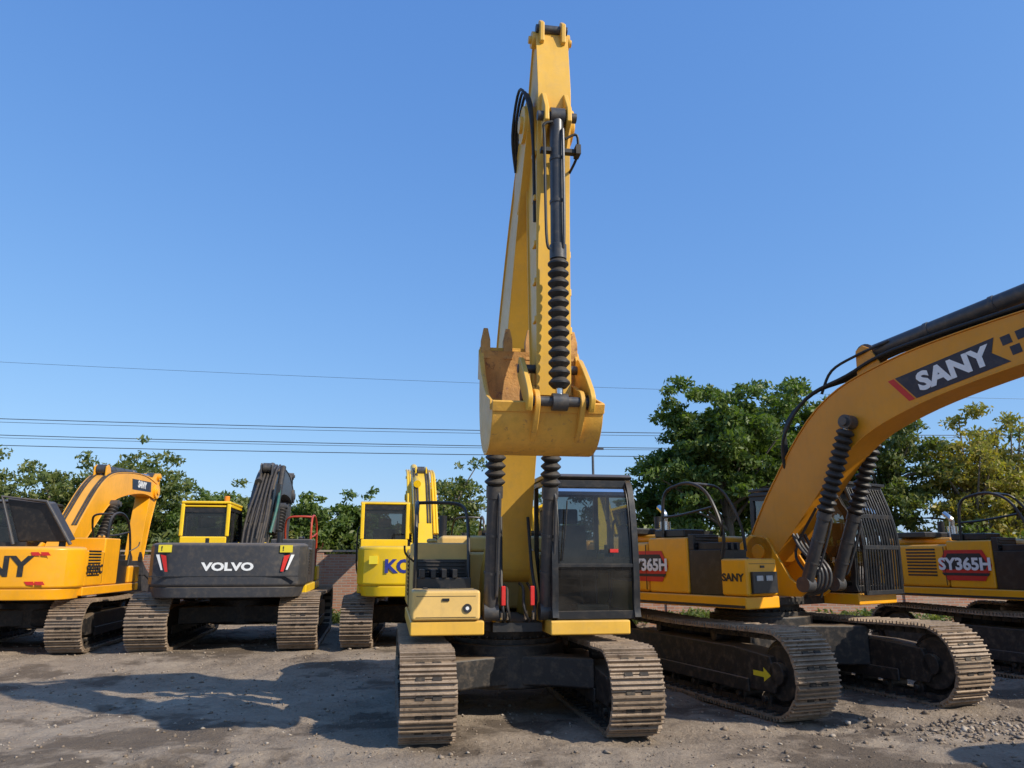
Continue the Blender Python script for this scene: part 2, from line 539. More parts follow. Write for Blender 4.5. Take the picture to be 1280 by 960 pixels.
    if guard:
        q = Part('cab_guard', parent, M['black'], 0.004)
        ff = [(s1 + .14, z0 + .0), (s1 + .15, z0 + .7), (s1 + .08, z1 - .35), (s1 - .05, z1 + .05)]
        k = 14
        for i in range(k):
            xx = x0 + .03 + (x1 - x0 - .06) * i / (k - 1)
            q.tube([(xx, s, z) for s, z in ff], .016 if i not in (0, k - 1) else .03, 6)
        for zf in (0, .33, .66, 1):
            pp = catmull(ff, 10)
            s, z = pp[int(zf * (len(pp) - 1))]
            q.box(x0, x1, s - .03, s + .02, z - .03, z + .03)
        q.box(x0 - .02, x1 + .02, s0, s1 + .02, z1 + .08, z1 + .12)
        q.done()

def cylinder_ram(parent, p0, p1, r, split, boot=True, name='boom_cylinder'):
    a, b = Vector(p0), Vector(p1)
    m = a.lerp(b, split)
    m2 = a.lerp(b, split + .03)
    p = Part(name + '_barrel', parent, M['cyl'], 0)
    p.lathe(a, m, [(0, r * .9), (.03, r), (.9, r), (.905, r * 1.15), (1, r * 1.15)], 22)
    ax = Vector((1, 0, 0))
    for e, rr in ((a, r * 1.25), (b, r * 1.15)):
        p.cyl(e - ax * r * 1.0, e + ax * r * 1.0, rr, 18)
    for t in (.3, .6):
        c0, c1 = a.lerp(m, t), a.lerp(m, t + .02)
        p.cyl(c0, c1, r * 1.1)
    p.tube([a.lerp(b, .06) + Vector((r * .6, r * .9, 0)), a.lerp(b, .1) + Vector((r * .6, r * 1.25, 0)), a.lerp(b, split - .08) + Vector((r * .6, r * 1.25, 0)), a.lerp(b, split - .03) + Vector((r * .4, r * .8, 0))], r * .2)
    p.done()
    if boot:
        q = Part(name + '_boot', parent, M['rubber'], 0, 25)
        e = a.lerp(b, .955)
        kk = max(8, int((e - m2).length / .085))
        q.bellows(m, e, r * .9, r * 1.42, kk)
        q.done()
    q = Part(name + '_rod', parent, M['chrome'], 0)
    q.cyl(a.lerp(b, split), b, r * .5, 14)
    q.done()

# ------------------------------------------------------------------ excavator
def excavator(loc, yaw_t, yaw_u, body, boomm, cwm, tl=4.1, tw=.62, gauge=2.2, th=.92, deck=1.0, W=2.7, sf=1.15, sb=-2.3,
              cabx=(.33, 1.38), cabs=(-.5, 1.25), cabz=2.82, cwz=(1.0, 2.0), hood=2.05, boom=None, boomw=.44,
              arm=None, armw=.34, bcyl=None, bcx=.31, bsplit=.47, acyl=None, acr=.09, kcyl=None, ksplit=.55, bk=None, guard=False,
              toolz=1.5, tankz=2.05, toolx=-.47, toolmat=None, hoodmat=None, boot=True, rail=None, roofmat=None):
    root = empty('excavator', loc, 0)
    und = empty('undercarriage', (0, 0, 0), radians(yaw_t), root)
    up = empty('upper_structure', (0, 0, 0), radians(yaw_u), root)
    toolmat = toolmat or body
    hoodmat = hoodmat or body
    rail = rail or M['black']
    for sx in (-1, 1):
        track(und, sx * gauge / 2, tl, tw, th)
    c = Part('carbody', und, M['frame'], 0.03)
    gi = gauge / 2 - .2
    for sg in (1, -1):
        for sx in (1, -1):
            plan = [(0, sg * .55), (sx * .45, sg * .35), (sx * gi, sg * .75), (sx * gi, sg * 1.1), (sx * .35, sg * .78), (0, sg * .72)]
            c.vprism(plan, .38, deck - .28)
    c.vprism([(.75 * cos(a * pi / 8), .75 * sin(a * pi / 8)) for a in range(16)], .34, deck - .16)
    c.done()
    c = Part('swing_ring', und, M['frame'], 0.008)
    c.cyl((0, 0, deck - .19), (0, 0, deck - .10), .66, 40)
    c.cyl((0, 0, deck - .11), (0, 0, deck + .0), .58, 40)
    for i in range(36):
        a = i * pi / 18
        c.box(.62 * cos(a) - .015, .62 * cos(a) + .015, .62 * sin(a) - .015, .62 * sin(a) + .015, deck - .1, deck - .07)
    c.done()
    d = Part('deck_frame', up, body, 0.02)
    d.box(-W / 2, toolx + .05, sb + .7, sf, deck, deck + .16)
    d.box(cabx[0] - .03, W / 2, sb + .7, cabs[1] + .05, deck, deck + .16)
    d.done()
    d = Part('deck_center', up, M['frame'], 0.02)
    d.box(toolx + .05, cabx[0] - .03, sb + .6, .75, deck, deck + .12)
    d.done()
    d = Part('boom_foot_brackets', up, body, 0.015)
    for xx in (-.30, .25):
        d.prism([(-.7, deck + .125), (.95, deck + .125), (1.05, deck + .2), (.8, deck + .38), (.45, deck + .95), (.15, deck + 1.0), (-.3, deck + .7)], xx, xx + .05)
    d.done()
    t = Part('toolbox', up, toolmat, 0.035)
    t.box(-W / 2 + .01, toolx, .62, sf + .03, deck + .165, toolz)
    t.done()
    t = Part('toolbox_trim', up, M['black'], 0.004)
    t.box(-W / 2 + .06, toolx - .05, sf + .025, sf + .034, deck + .20, deck + .206)
    t.box(-W / 2 + .06, toolx - .05, sf + .025, sf + .034, toolz - .07, toolz - .064)
    t.box((toolx - W / 2) / 2 - .04, (toolx - W / 2) / 2 + .04, sf + .03, sf + .045, toolz - .12, toolz - .09)
    t.box(-W / 2 + .15, -W / 2 + .2, .75, .95, toolz, toolz + .015)
    t.done()
    t = Part('fuel_tank', up, hoodmat, 0.03)
    t.box(-W / 2 + .03, toolx - .03, -.75, .02, deck + .165, tankz)
    t.cyl((-W / 2 + .3, -.3, tankz), (-W / 2 + .3, -.3, tankz + .06), .07)
    t.done()
    t = Part('service_steps', up, M['black'], 0.01)
    t.box(-W / 2 + .06, toolx - .05, .025, .60, deck + .165, toolz + .12)
    k = int((toolx - .1 + W / 2 - .12) / .13)
    for i in range(k):
        xx = -W / 2 + .12 + i * .13
        t.box(xx, xx + .06, .15, .63, toolz + .12, toolz + .22)
    t.box(-W / 2 + .06, toolx - .05, .02, .12, toolz + .12, toolz + .34)
    for i in range(4):
        t.box(-W / 2 + .1, toolx - .08, .12, .135, toolz + .16 + i * .045, toolz + .18 + i * .045)
    t.done()
    h = Part('engine_hood', up, hoodmat, 0.05)
    h.box(-W / 2 + .02, W / 2 - .02, sb + .75, -.76, deck + .165, cwz[1] - .06)
    h.box(-W / 2 + .45, W / 2 - .35, sb + .7, -.9, cwz[1] - .06, hood + .12)
    h.done()
    v = Part('engine_vents', up, M['black'], 0.0)
    for sx in (-1, 1):
        for i in range(9):
            zz = deck + .35 + i * .055
            v.box(sx * (W / 2 - .02) - .008, sx * (W / 2 - .02) + .008, -1.5, -.95, zz, zz + .03)
        v.box(sx * (W / 2 - .02) - .004, sx * (W / 2 - .02) + .004, -.80, -.79, deck + .2, cwz[1] - .1)
        v.box(sx * (W / 2 - .02) - .004, sx * (W / 2 - .02) + .004, -1.62, -1.61, deck + .2, cwz[1] - .1)
    v.cyl((-.75, -1.3, hood + .05), (-.75, -1.3, hood + .42), .06, 14)
    v.box(-.2, .3, -1.5, -1.05, hood + .12, hood + .2)
    v.done()
    cw = Part('counterweight', up, cwm, 0.07)
    plan = [(W / 2, sb + .78), (W / 2, sb + .42), (W / 2 - .12, sb + .18), (W / 2 - .4, sb + .03), (W / 2 - .75, sb), (-W / 2 + .75, sb),
            (-W / 2 + .4, sb + .03), (-W / 2 + .12, sb + .18), (-W / 2, sb + .42), (-W / 2, sb + .78)]
    zm = cwz[0] + .18
    cw.vprism(plan, zm, cwz[1])
    cw.done()
    cw = Part('counterweight_skirt', up, cwm, 0.02)
    cw.vprism([(x * .97, s + .012) for x, s in plan], cwz[0], zm + .01, 0, .04)
    cw.done()
    cab(up, cabx[0], cabx[1], cabs[0], cabs[1], deck + .17, cabz, body, guard, roofmat=roofmat)
    if boom:
        bu, bl = girder('boom', up, boomm, boom, boomw)
    if arm:
        girder('arm', up, boomm, arm, armw)
    if bcyl:
        for sx in (-1, 1):
            cylinder_ram(up, (sx * bcx, *bcyl[0]), (sx * bcx, *bcyl[1]), .085, bsplit, boot)
        q = Part('boom_cylinder_pin', up, M['cyl'], .005)
        q.cyl((-bcx - .14, *bcyl[1]), (bcx + .14, *bcyl[1]), .06)
        q.done()
    if acyl:
        cylinder_ram(up, (0, *acyl[0]), (0, *acyl[1]), acr, .6, False, 'arm_cylinder')
        q = Part('arm_cylinder_lug', up, boomm, .01)
        s_, z_ = acyl[0]
        for xx in (-acr - .06, acr + .02):
            q.prism([(s_ - .12, z_ - .5), (s_ + .35, z_ - .4), (s_ + .1, z_ + .05), (s_, z_ + .11), (s_ - .1, z_ + .05)], xx, xx + .04)
        q.done()
    if kcyl:
        cylinder_ram(up, (0, *kcyl[0]), (0, *kcyl[1]), .072, ksplit, boot, 'bucket_cylinder')
    if bk:
        bucket(up, *bk)
    if boom:
        hs = Part('boom_hoses', up, M['rubber'])
        for i, xx in enumerate((-.17, .17)):
            hs.tube([(xx, .95, deck + .1), (xx * 1.2, 1.02, deck + .40), (xx * 1.1, .85, deck + .75), (xx, boom[1][0] + boom[1][2] + .05, boom[1][1] - .15)], .02)
        for xx in (-.17, -.11, .11, .17):
            hs.tube([(xx, s, z + .02) for (s, z) in [(bu[i][0], bu[i][1]) for i in range(4, len(bu) - 3, 3)]], .026)
        hs.done()
    r = Part('handrails', up, rail)
    xl = -W / 2 + .06
    r.tube([(xl, .62, toolz), (xl, .66, toolz + .35), (xl, .45, toolz + .85), (xl + .02, .15, toolz + 1.05), (xl + .04, -.2, toolz + 1.05), (xl + .04, -.45, toolz + .9), (xl + .04, -.5, tankz)], .024)
    r.tube([(xl + .02, .15, toolz + 1.05), (xl + .3, .1, toolz + 1.06), (xl + .58, .12, toolz + 1.03), (xl + .66, .25, toolz + .85), (xl + .66, .45, toolz + .45), (xl + .66, .5, toolz + .1)], .022)
    r.tube([(xl, .5, toolz + .7), (xl + .02, -.1, toolz + .62), (xl + .04, -.48, toolz + .6)], .018)
    r.tube([(W / 2 + .03, cabs[0] + .8, deck + .3), (W / 2 + .08, cabs[0] + .8, deck + .5), (W / 2 + .08, cabs[0] + .8, deck + 1.2), (W / 2 + .03, cabs[0] + .8, deck + 1.35)], .018)
    r.tube([(xl, .62, toolz + .3), (xl - .12, .75, toolz + .4), (xl - .14, .78, toolz + .5)], .012)
    r.done()
    return root, und, up

# ------------------------------------------------------------------ main excavator (amber, facing the camera)
root, und, up = excavator((-.08, 10.2, 0), 9, 9, M['cat'], M['cat'], M['cat'], W=2.52, tw=.57, gauge=2.16,
    boom=[(.2, 1.75, .2), (.35, 2.5, .3), (.65, 3.4, .38), (1.05, 4.25, .42), (1.75, 5.2, .36), (2.4, 5.95, .27), (2.88, 6.40, .2)],
    boomw=.44, cabx=(.35, 1.40),
    arm=[(3.12, 7.28, .09), (3.05, 6.95, .21), (2.98, 6.55, .32), (2.93, 6.1, .31), (2.90, 5.3, .26), (2.92, 4.2, .2), (2.95, 3.38, .13)], armw=.31,
    bcyl=((1.0, 1.25), (1.62, 4.1)), bcx=.33, bsplit=.5, acyl=((.55, 4.6), (3.03, 7.24)), kcyl=((3.40, 6.20), (3.34, 3.27)), ksplit=.52,
    bk=(2.95, 3.42, 0, .96, -.62, .44, M['bucket'], M['worn']), toolmat=M['catpale'], hoodmat=M['catpale'])
e = Part('arm_lugs', up, M['cat'], .012)
for xx in (-.14, .09):
    e.prism([(3.06, 7.12), (3.28, 7.17), (3.30, 7.38), (3.22, 7.46), (3.12, 7.44), (3.0, 7.22)], xx, xx + .05)
    e.prism([(3.2, 6.62), (3.34, 6.5), (3.48, 6.27), (3.48, 6.12), (3.36, 6.06), (3.22, 5.9)], xx, xx + .05)
for i, z in enumerate((5.8, 5.3, 4.8, 4.4, 4.0)):
    e.box(.155, .19, 3.0, 3.12, z, z + .08)
    e.box(-.19, -.155, 3.0, 3.12, z + .12, z + .18)
e.done()
e = Part('arm_rear_pin', up, M['cyl'], .004)
e.cyl((-.17, 3.2, 7.36), (.17, 3.2, 7.36), .05)
e.cyl((-.2, 3.40, 6.20), (.2, 3.40, 6.20), .05)
e.done()
e = Part('arm_fork', up, M['cat'], .012)
for xx in (-.235, .185):
    e.prism(catmull([(2.35, 5.60), (2.75, 5.95), (3.06, 6.3), (3.12, 6.45), (3.02, 6.62), (2.8, 6.62), (2.45, 6.35), (2.15, 5.97), (2.35, 5.60)], 4)[:-1], xx, xx + .05)
e.done()
e = Part('bucket_links', up, M['cat'], .01)
for xx in (-.32, .27):
    e.prism(catmull([(2.86, 3.62), (2.9, 3.76), (3.02, 3.76), (3.42, 3.38), (3.44, 3.24), (3.32, 3.19), (2.86, 3.62)], 3)[:-1], xx, xx + .05)
e.done()
e = Part('bucket_link_pin', up, M['cyl'], .004)
e.cyl((-.33, 2.94, 3.68), (.33, 2.94, 3.68), .045)
e.done()
h = Part('arm_hoses', up, M['rubber'])
for k in range(3):
    o = .03 * k
    h.tube([(-.20 - .02 * k, 2.3, 6.15), (-.25 - o, 2.5, 6.5), (-.24 - o, 2.9, 6.74 + o), (-.21 - o * .5, 3.12, 6.5), (-.19, 3.12, 6.0), (-.17, 3.06, 5.2)], .016)
h.tube([(-.06, 3.47, 6.1), (-.15, 3.48, 6.05), (-.14, 3.46, 5.9), (-.13, 3.45, 4.9), (-.09, 3.43, 4.75)], .014)
h.tube([(.08, 3.42, 5.95), (.20, 3.42, 6.0), (.21, 3.37, 5.8), (.17, 3.2, 5.7)], .014)
h.box(-.17, .22, 3.36, 3.43, 5.80, 5.84)
h.box(.18, .23, 3.34, 3.46, 5.78, 5.88)
h.done()
h = Part('front_hoses', up, M['rubber'])
for k, xx in enumerate((-.20, -.13, .08, .17)):
    h.tube([(xx, .7, 1.1), (xx + .02, 1.02, 1.15), (xx - .015 * (k % 3), 1.08, 1.32), (xx * .95, .9, 1.5), (xx * 1.1, .55, 1.55)], .018)
h.box(-.3, .28, .8, 1.0, 1.02, 1.12)
h.done()
h = Part('hose_fittings', up, M['chrome'])
for xx in (-.20, -.13, .08, .17):
    h.cyl((xx, 1.04, 1.17), (xx - .005, 1.08, 1.25), .024, 10)
h.done()
r = Part('cylinder_locks', up, M['red'], .01)
for xx in (-.2, .14):
    r.box(xx - .025, xx + .025, 1.11, 1.15, 1.32, 1.54)
r.done()
q = Part('badge', up, M['letter'], .0)
q.cyl((-.62, 1.175, 1.3), (-.62, 1.195, 1.3), .05, 24)
q.done()
q = Part('badge_star', up, M['white'], .0)
q.cyl((-.62, 1.19, 1.3), (-.62, 1.199, 1.3), .022, 6)
q.done()
q = Part('cab_sticker', up, M['red'], .0)
q.box(1.05, 1.15, 1.262, 1.268, 1.92, 1.96)
q.done()

# ------------------------------------------------------------------ orange excavators on the right
W_ = 3.15
def right_orange(loc, yt, yu):
    return excavator(loc, yt, yu, M['orange'], M['orangeboom'], M['orange'], tl=5.1, tw=.6, gauge=2.42, th=1.03, deck=1.2, W=W_, sf=1.02, sb=-2.9,
        cabx=(.60, 1.60), cabs=(-.5, 1.25), cabz=2.85, cwz=(1.2, 2.15), hood=2.1, boomw=.5, toolx=-.92,
        boom=[(.30, 1.95, .24), (.85, 2.7, .33), (1.68, 3.64, .38), (2.6, 4.06, .35), (3.9, 4.32, .30), (5.2, 4.44, .26), (6.3, 4.46, .2)],
        arm=[(6.75, 5.1, .12), (6.52, 4.8, .24), (6.3, 4.46, .3), (5.75, 3.8, .24), (5.1, 3.0, .14)], armw=.36,
        bcyl=((1.1, 1.5), (1.95, 3.66)), bcx=.36, bsplit=.45, acyl=((2.15, 4.62), (6.65, 5.35)), acr=.11, kcyl=((6.6, 4.1), (5.5, 2.85)),
        bk=(5.1, 3.0, radians(0), .95, -.5, .5, M['grey'], M['shoedark']), guard=True, toolz=1.85, tankz=2.15)

def hexdecal(up, x, s, z, k=1.0):
    a = Part('decal_hexagon', up, M['red'])
    a.prism([(s - .40 * k, z), (s - .28 * k, z + .22 * k), (s + .28 * k, z + .22 * k), (s + .40 * k, z), (s + .28 * k, z - .22 * k), (s - .28 * k, z - .22 * k)], x - .004, x)
    a.done()
    a = Part('decal_panel', up, M['letter'])
    a.prism([(s - .34 * k, z + .02), (s - .24 * k, z + .17 * k), (s + .24 * k, z + .17 * k), (s + .34 * k, z + .02), (s + .3 * k, z - .06 * k), (s - .3 * k, z - .06 * k)], x - .008, x - .004)
    a.prism([(s - .36 * k, z - .11 * k), (s + .36 * k, z - .11 * k), (s + .33 * k, z - .15 * k), (s - .33 * k, z - .15 * k)], x - .008, x - .004)
    a.done()
    text(up, 'model_letters', 'SY365H', (x - .011, s, z + .01), (0, 1, 0), (0, 0, 1), .24 * k, M['white'], .035)

def dress_orange(up, hs=-.45, k=1.0):
    x = -W_ / 2
    hexdecal(up, x + .022, hs, 1.74, k)
    text(up, 'maker_letters', 'SANY', (x + .004, .82, 1.6), (0, 1, 0), (0, 0, 1), .14, M['letter'], .03)
    g = Part('toolbox_lamp', up, M['black'], .01)
    g.box(x + .08, -.98, 1.045, 1.09, 1.40, 1.68)
    g.done()
    g = Part('toolbox_lamp_lens', up, M['lamp'], .01)
    g.box(x + .15, x + .28, 1.088, 1.105, 1.56, 1.63)
    g.box(x + .35, x + .48, 1.088, 1.105, 1.56, 1.63)
    g.done()
    s_ = Part('stripe', up, M['letter'])
    s_.box(x - .004, x - .001, -1.8, 1.0, 1.215, 1.25)
    s_.done()
    q = Part('muffler', up, M['chrome'], .0)
    q.cyl((-.9, -1.0, 2.2), (-.9, -1.0, 2.42), .09)
    q.tube([(-.9, -1.0, 2.4), (-.9, -1.0, 2.55), (-.9, -1.12, 2.66)], .045)
    q.done()
    q = Part('hood_boxes', up, M['black'], .02)
    q.box(-1.45, -1.0, -.7, -.1, 2.155, 2.27)
    q.box(-1.4, -.6, -1.9, -1.2, 2.22, 2.32)
    q.done()

rD, uD, pD = right_orange((3.75, 11.95, 0), 20, 35)
dress_orange(pD, -.75)
h = Part('front_hoses', pD, M['cyl'])
for k, xx in enumerate((-.22, -.14, -.04, .06)):
    h.tube([(xx, .9, 1.35), (xx, 1.15, 1.45), (xx, 1.2, 1.7), (xx, .95, 2.0), (xx, .8, 2.3)], .024)
h.done()
p0 = Vector((2.60, 3.98)); dirb = Vector((.975, .21)).normalized(); nb = Vector((-dirb.y, dirb.x))
xb = -.25
def bp(a, b):
    v = p0 + dirb * a + nb * b
    return (v.x, v.y)
q = Part('boom_panel', pD, M['navy'])
q.prism([bp(.22, -.18), bp(.04, .17), bp(1.30, .17), bp(1.22, .0), bp(1.38, -.18)], xb - .006, xb - .001)
q.done()
q = Part('boom_panel_red', pD, M['red'])
q.prism([bp(.12, -.18), bp(-.06, .17), bp(.02, .17), bp(.2, -.18)], xb - .006, xb - .001)
q.done()
q = Part('boom_checks', pD, M['navy'])
for i in range(3):
    for j in range(2):
        a0 = 1.36 + i * .17 + j * .06
        q.prism([bp(a0, .14 - j * .15), bp(a0 + .11, .14 - j * .15), bp(a0 + .11, .03 - j * .15), bp(a0, .03 - j * .15)], xb - .005, xb - .001)
q.done()
c0 = bp(.74, -.01)
text(pD, 'boom_letters', 'SANY', (xb - .009, c0[0], c0[1]), (0, dirb.x, dirb.y), (0, nb.x, nb.y), .32, M['white'], .045, xs=1.1)
h = Part('boom_top_hoses', pD, M['rubber'])
for k in range(4):
    o = .06 * k
    h.tube([(-.18 + o, .80, 3.0), (-.34 + o * .4, .9, 3.55 + o), (-.3 + o, 1.3, 4.1 + o * .5), (-.2 + o, 1.9, 4.34), (-.2 + o, 2.6, 4.56), (-.2 + o, 4.2, 4.74)], .024)
h.tube([(-.2, 1.5, 4.15), (-.22, 1.7, 4.45), (-.2, 2.1, 4.6), (-.1, 2.5, 4.72)], .02)
h.done()
rE, uE, pE = right_orange((9.25, 13.5, 0), 20, 28)
dress_orange(pE, -.45, 1.15)
rF, uF, pF = right_orange((8.6, 4.2, 0), 14, 10)
dress_orange(pF)
q = Part('arrow_decal', uD, M['sticker'])
q.prism([(1.65, .45), (1.85, .45), (1.85, .40), (1.98, .48), (1.85, .56), (1.85, .51), (1.65, .51)], -1.21 - .205, -1.21 - .201)
q.done()

# ------------------------------------------------------------------ rear-view machines on the left
rear_boom = [(.3, 1.75, .2), (1.0, 2.5, .32), (1.8, 3.2, .38), (2.7, 3.58, .34), (4.3, 3.6, .27), (5.4, 3.4, .2)]
rear_arm = [(5.55, 4.0, .1), (5.5, 3.7, .22), (5.4, 3.4, .28), (5.25, 2.6, .22), (5.05, 1.2, .14)]
gz = .2
rB, uB, pB = excavator((-5.66, 16.75, gz), 190, 190, M['kyellow'], M['grey'], M['grey'], tl=5.0, tw=.72, gauge=2.62, th=1.02, deck=1.0, W=2.78, sf=1.3, sb=-2.75,
    cabx=(.42, 1.38), cabs=(-.4, 1.35), cabz=2.72, cwz=(.96, 1.93), hood=1.75, boom=rear_boom, boomw=.46, arm=rear_arm, hoodmat=M['grey'],
    bcyl=((1.0, 1.2), (2.2, 2.9)), bcx=.34, acyl=((1.6, 3.8), (5.45, 4.0)), kcyl=((5.8, 3.4), (5.55, 1.4)),
    bk=(5.05, 1.2, radians(20), 1.1, -.65, .65, M['grey'], M['shoedark']), rail=M['redrail'], roofmat=M['kyellow'])
text(pB, 'maker_letters', 'VOLVO', (-.05, -2.756, 1.50), (-1, 0, 0), (0, 0, 1), .19, M['white'], .045, xs=1.4)
for sx in (-1, 1):
    q = Part('rear_lamp', pB, M['red'], .004)
    q.add([(sx * 1.12, -2.725, 1.72), (sx * 1.02, -2.742, 1.70), (sx * .97, -2.75, 1.42), (sx * 1.02, -2.742, 1.42), (sx * 1.09, -2.728, 1.64)], [(0, 1, 2, 3, 4)])
    q.done()
    q = Part('rear_lamp_white', pB, M['white'], .0)
    q.add([(sx * 1.20, -2.712, 1.72), (sx * 1.14, -2.722, 1.72), (sx * 1.06, -2.736, 1.45), (sx * 1.09, -2.73, 1.45)], [(0, 1, 2, 3)])
    q.done()
    q = Part('warning_sticker', pB, M['sticker'])
    q.box(sx * 1.05 - .11, sx * 1.05 + .11, -2.748, -2.70, 1.76, 1.89)
    q.done()
    text(pB, 'warning_marks', '!', (sx * 1.05 + .05, -2.752, 1.825), (-1, 0, 0), (0, 0, 1), .11, M['letter'], .03)
q = Part('counterweight_groove', pB, M['black'])
q.box(-1.3, 1.3, -2.753, -2.70, 1.33, 1.345)
q.box(-.45, -.4, -2.4, -2.3, 1.93, 2.02)
q.box(.4, .45, -2.4, -2.3, 1.93, 2.02)
q.done()
q = Part('beacon', pB, M['beacon'], .01)
q.cyl((.55, -.1, 2.84), (.55, -.1, 2.97), .055)
q.done()
q = Part('cab_rear_panel', pB, M['kyellow'], .03)
q.box(.44, 1.37, -.46, -.41, 1.2, 2.1)
q.box(.40, 1.40, -.45, 1.1, 2.78, 2.84)
for xx in (.40, 1.32):
    q.box(xx, xx + .08, -.455, -.405, 2.1, 2.78)
q.done()
h = Part('boom_rear_hoses', pB, M['rubber'])
for k in range(5):
    h.tube([(-.2 + .09 * k, -.2, 1.9), (-.22 + .1 * k, .3, 2.5), (-.2 + .08 * k, 1.0, 3.2), (-.2 + .08 * k, 1.7, 3.7), (-.2 + .08 * k, 2.4, 3.95)], .032)
h.box(-.42, -.33, .9, 1.15, 2.3, 3.35)
h.cyl((.12, 1.2, 3.4), (.12, 3.4, 4.05), .09)
h.cyl((-.34, .6, 2.2), (-.34, 1.9, 3.85), .07)
h.done()
h = Part('green_hose', pB, M['greenhose'])
h.tube([(-.36, .2, 2.2), (-.42, .6, 2.8), (-.40, 1.0, 3.2)], .03)
h.done()

rA, uA, pA = excavator((-9.40, 15.8, gz), 190, 187, M['orange'], M['orange'], M['orange'], tl=4.2, tw=.6, gauge=2.3, th=.93, deck=.98, W=2.7, sf=1.2, sb=-2.35,
    cabx=(.33, 1.34), cabs=(-.4, 1.25), cabz=2.75, cwz=(.94, 1.86), hood=1.75, boomw=.42,
    boom=[(.3, 1.7, .2), (1.0, 2.4, .28), (1.9, 3.15, .32), (2.8, 3.42, .28), (4.2, 3.55, .23), (5.2, 3.45, .2)],
    arm=[(5.4, 3.87, .1), (5.3, 3.65, .2), (5.2, 3.45, .25), (4.9, 2.6, .2), (4.6, 1.2, .13)],
    bcyl=((1.0, 1.2), (2.2, 2.9)), bcx=.3, acyl=((2.0, 3.7), (5.3, 3.87)), kcyl=((5.5, 3.4), (5.1, 1.4)),
    bk=(4.6, 1.2, radians(20), 1.0, -.55, .55, M['grey'], M['shoedark']))
text(pA, 'maker_letters', 'SANY', (-.02, -2.356, 1.5), (-1, 0, 0), (0, 0, 1), .48, M['letter'], .03, xs=1.2)
q = Part('red_marks', pA, M['red'])
for i in range(2):
    a0 = -.70 - i * .16
    q.add([(a0, -2.353, 1.76), (a0 - .13, -2.353, 1.76), (a0 - .18, -2.353, 1.70), (a0 - .03, -2.353, 1.70)], [(0, 1, 2, 3)])
    q.add([(a0 + .05, -2.353, 1.26), (a0 - .10, -2.353, 1.26), (a0 - .14, -2.353, 1.20), (a0, -2.353, 1.20)], [(0, 1, 2, 3)])
q.done()
q = Part('open_hood', pA, M['black'], .03)
q.add([(-.05, -1.5, 1.95), (-.95, -1.5, 1.95), (-.95, -1.2, 2.0), (-.05, -1.2, 2.0), (.25, -1.5, 2.75), (-.55, -1.6, 2.65), (-.55, -1.3, 2.7), (.25, -1.2, 2.8)],
      [(0, 1, 2, 3), (4, 5, 6, 7), (0, 1, 5, 4), (1, 2, 6, 5), (2, 3, 7, 6), (3, 0, 4, 7)])
q.done()
q = Part('hood_frame', pA, M['grey'], .01)
q.tube([(0, -1.55, 1.9), (.3, -1.55, 2.78), (-.53, -1.64, 2.68), (-1.0, -1.55, 1.9)], .035, 8, 0)
q.done()
q = Part('boom_panel', pA, M['navy'])
q.prism([(3.45, 3.36), (3.38, 3.62), (4.75, 3.66), (4.8, 3.40)], -.216, -.211)
q.done()
text(pA, 'boom_letters', 'SANY', (-.219, 4.1, 3.52), (0, 1, 0), (0, 0, 1), .24, M['white'], .03)
text(pA, 'model_letters', 'SY215C', (-1.35, -1.2, 1.45), (0, 1, 0), (0, 0, 1), .22, M['letter'], .03)

rC, uC, pC = excavator((-1.95, 17.1, gz), 186, 190, M['kyellow'], M['kyellow'], M['kyellow'], tl=4.4, tw=.6, gauge=2.4, th=.95, deck=1.0, W=2.75, sf=1.2, sb=-2.55,
    cabx=(.36, 1.38), cabs=(-.4, 1.3), cabz=2.80, cwz=(.96, 1.88), hood=1.75, boom=rear_boom, boomw=.38, arm=rear_arm,
    bcyl=((1.0, 1.2), (2.2, 2.9)), bcx=.31, acyl=((2.0, 3.8), (5.45, 4.0)), kcyl=((5.8, 3.4), (5.55, 1.4)),
    bk=(5.05, 1.2, radians(20), 1.0, -.6, .6, M['grey'], M['shoedark']), roofmat=M['kyellow'])
text(pC, 'maker_letters', 'KOMATSU', (.88, -2.556, 1.5), (-1, 0, 0), (0, 0, 1), .33, M['blue'], .04, align='LEFT', xs=1.05)
q = Part('warning_sticker', pC, M['sticker'])
q.box(1.0, 1.16, -2.53, -2.48, 1.55, 1.7)
q.done()
q = Part('cab_rear_panel', pC, M['kyellow'], .02)
q.box(.38, 1.37, -.46, -.41, 1.2, 2.05)
for xx in (.35, 1.31):
    q.box(xx, xx + .08, -.455, -.405, 2.05, 2.82)
q.done()
h = Part('boom_side_pipes', pC, M['kyellow'])
for xx in (-.33, -.27, .27, .33):
    h.tube([(xx, .5, 2.2), (xx, 1.3, 3.1), (xx, 2.0, 3.7), (xx, 2.8, 3.9)], .03)
h.cyl((.12, 1.2, 3.4), (.12, 3.4, 4.05), .09)
h.done()

# ------------------------------------------------------------------ ground
def gheight(x, y):
    def ss(t):
        t = np.clip(t, 0, 1)
        return t * t * (3 - 2 * t)
    return gz * ss((y - 11.8) / 2.6) * ss((2.5 - x) / 3.0)

rng = np.random.default_rng(5)
def vnoise(x, y, s, seed):
    r = np.random.default_rng(seed).random((256, 256))
    xi, yi = x * s, y * s
    x0, y0 = np.floor(xi).astype(int), np.floor(yi).astype(int)
    fx, fy = xi - x0, yi - y0
    fx = fx * fx * (3 - 2 * fx); fy = fy * fy * (3 - 2 * fy)
    g = lambda a, b: r[a % 256, b % 256]
    return (g(x0, y0) * (1 - fx) * (1 - fy) + g(x0 + 1, y0) * fx * (1 - fy) + g(x0, y0 + 1) * (1 - fx) * fy + g(x0 + 1, y0 + 1) * fx * fy) - .5

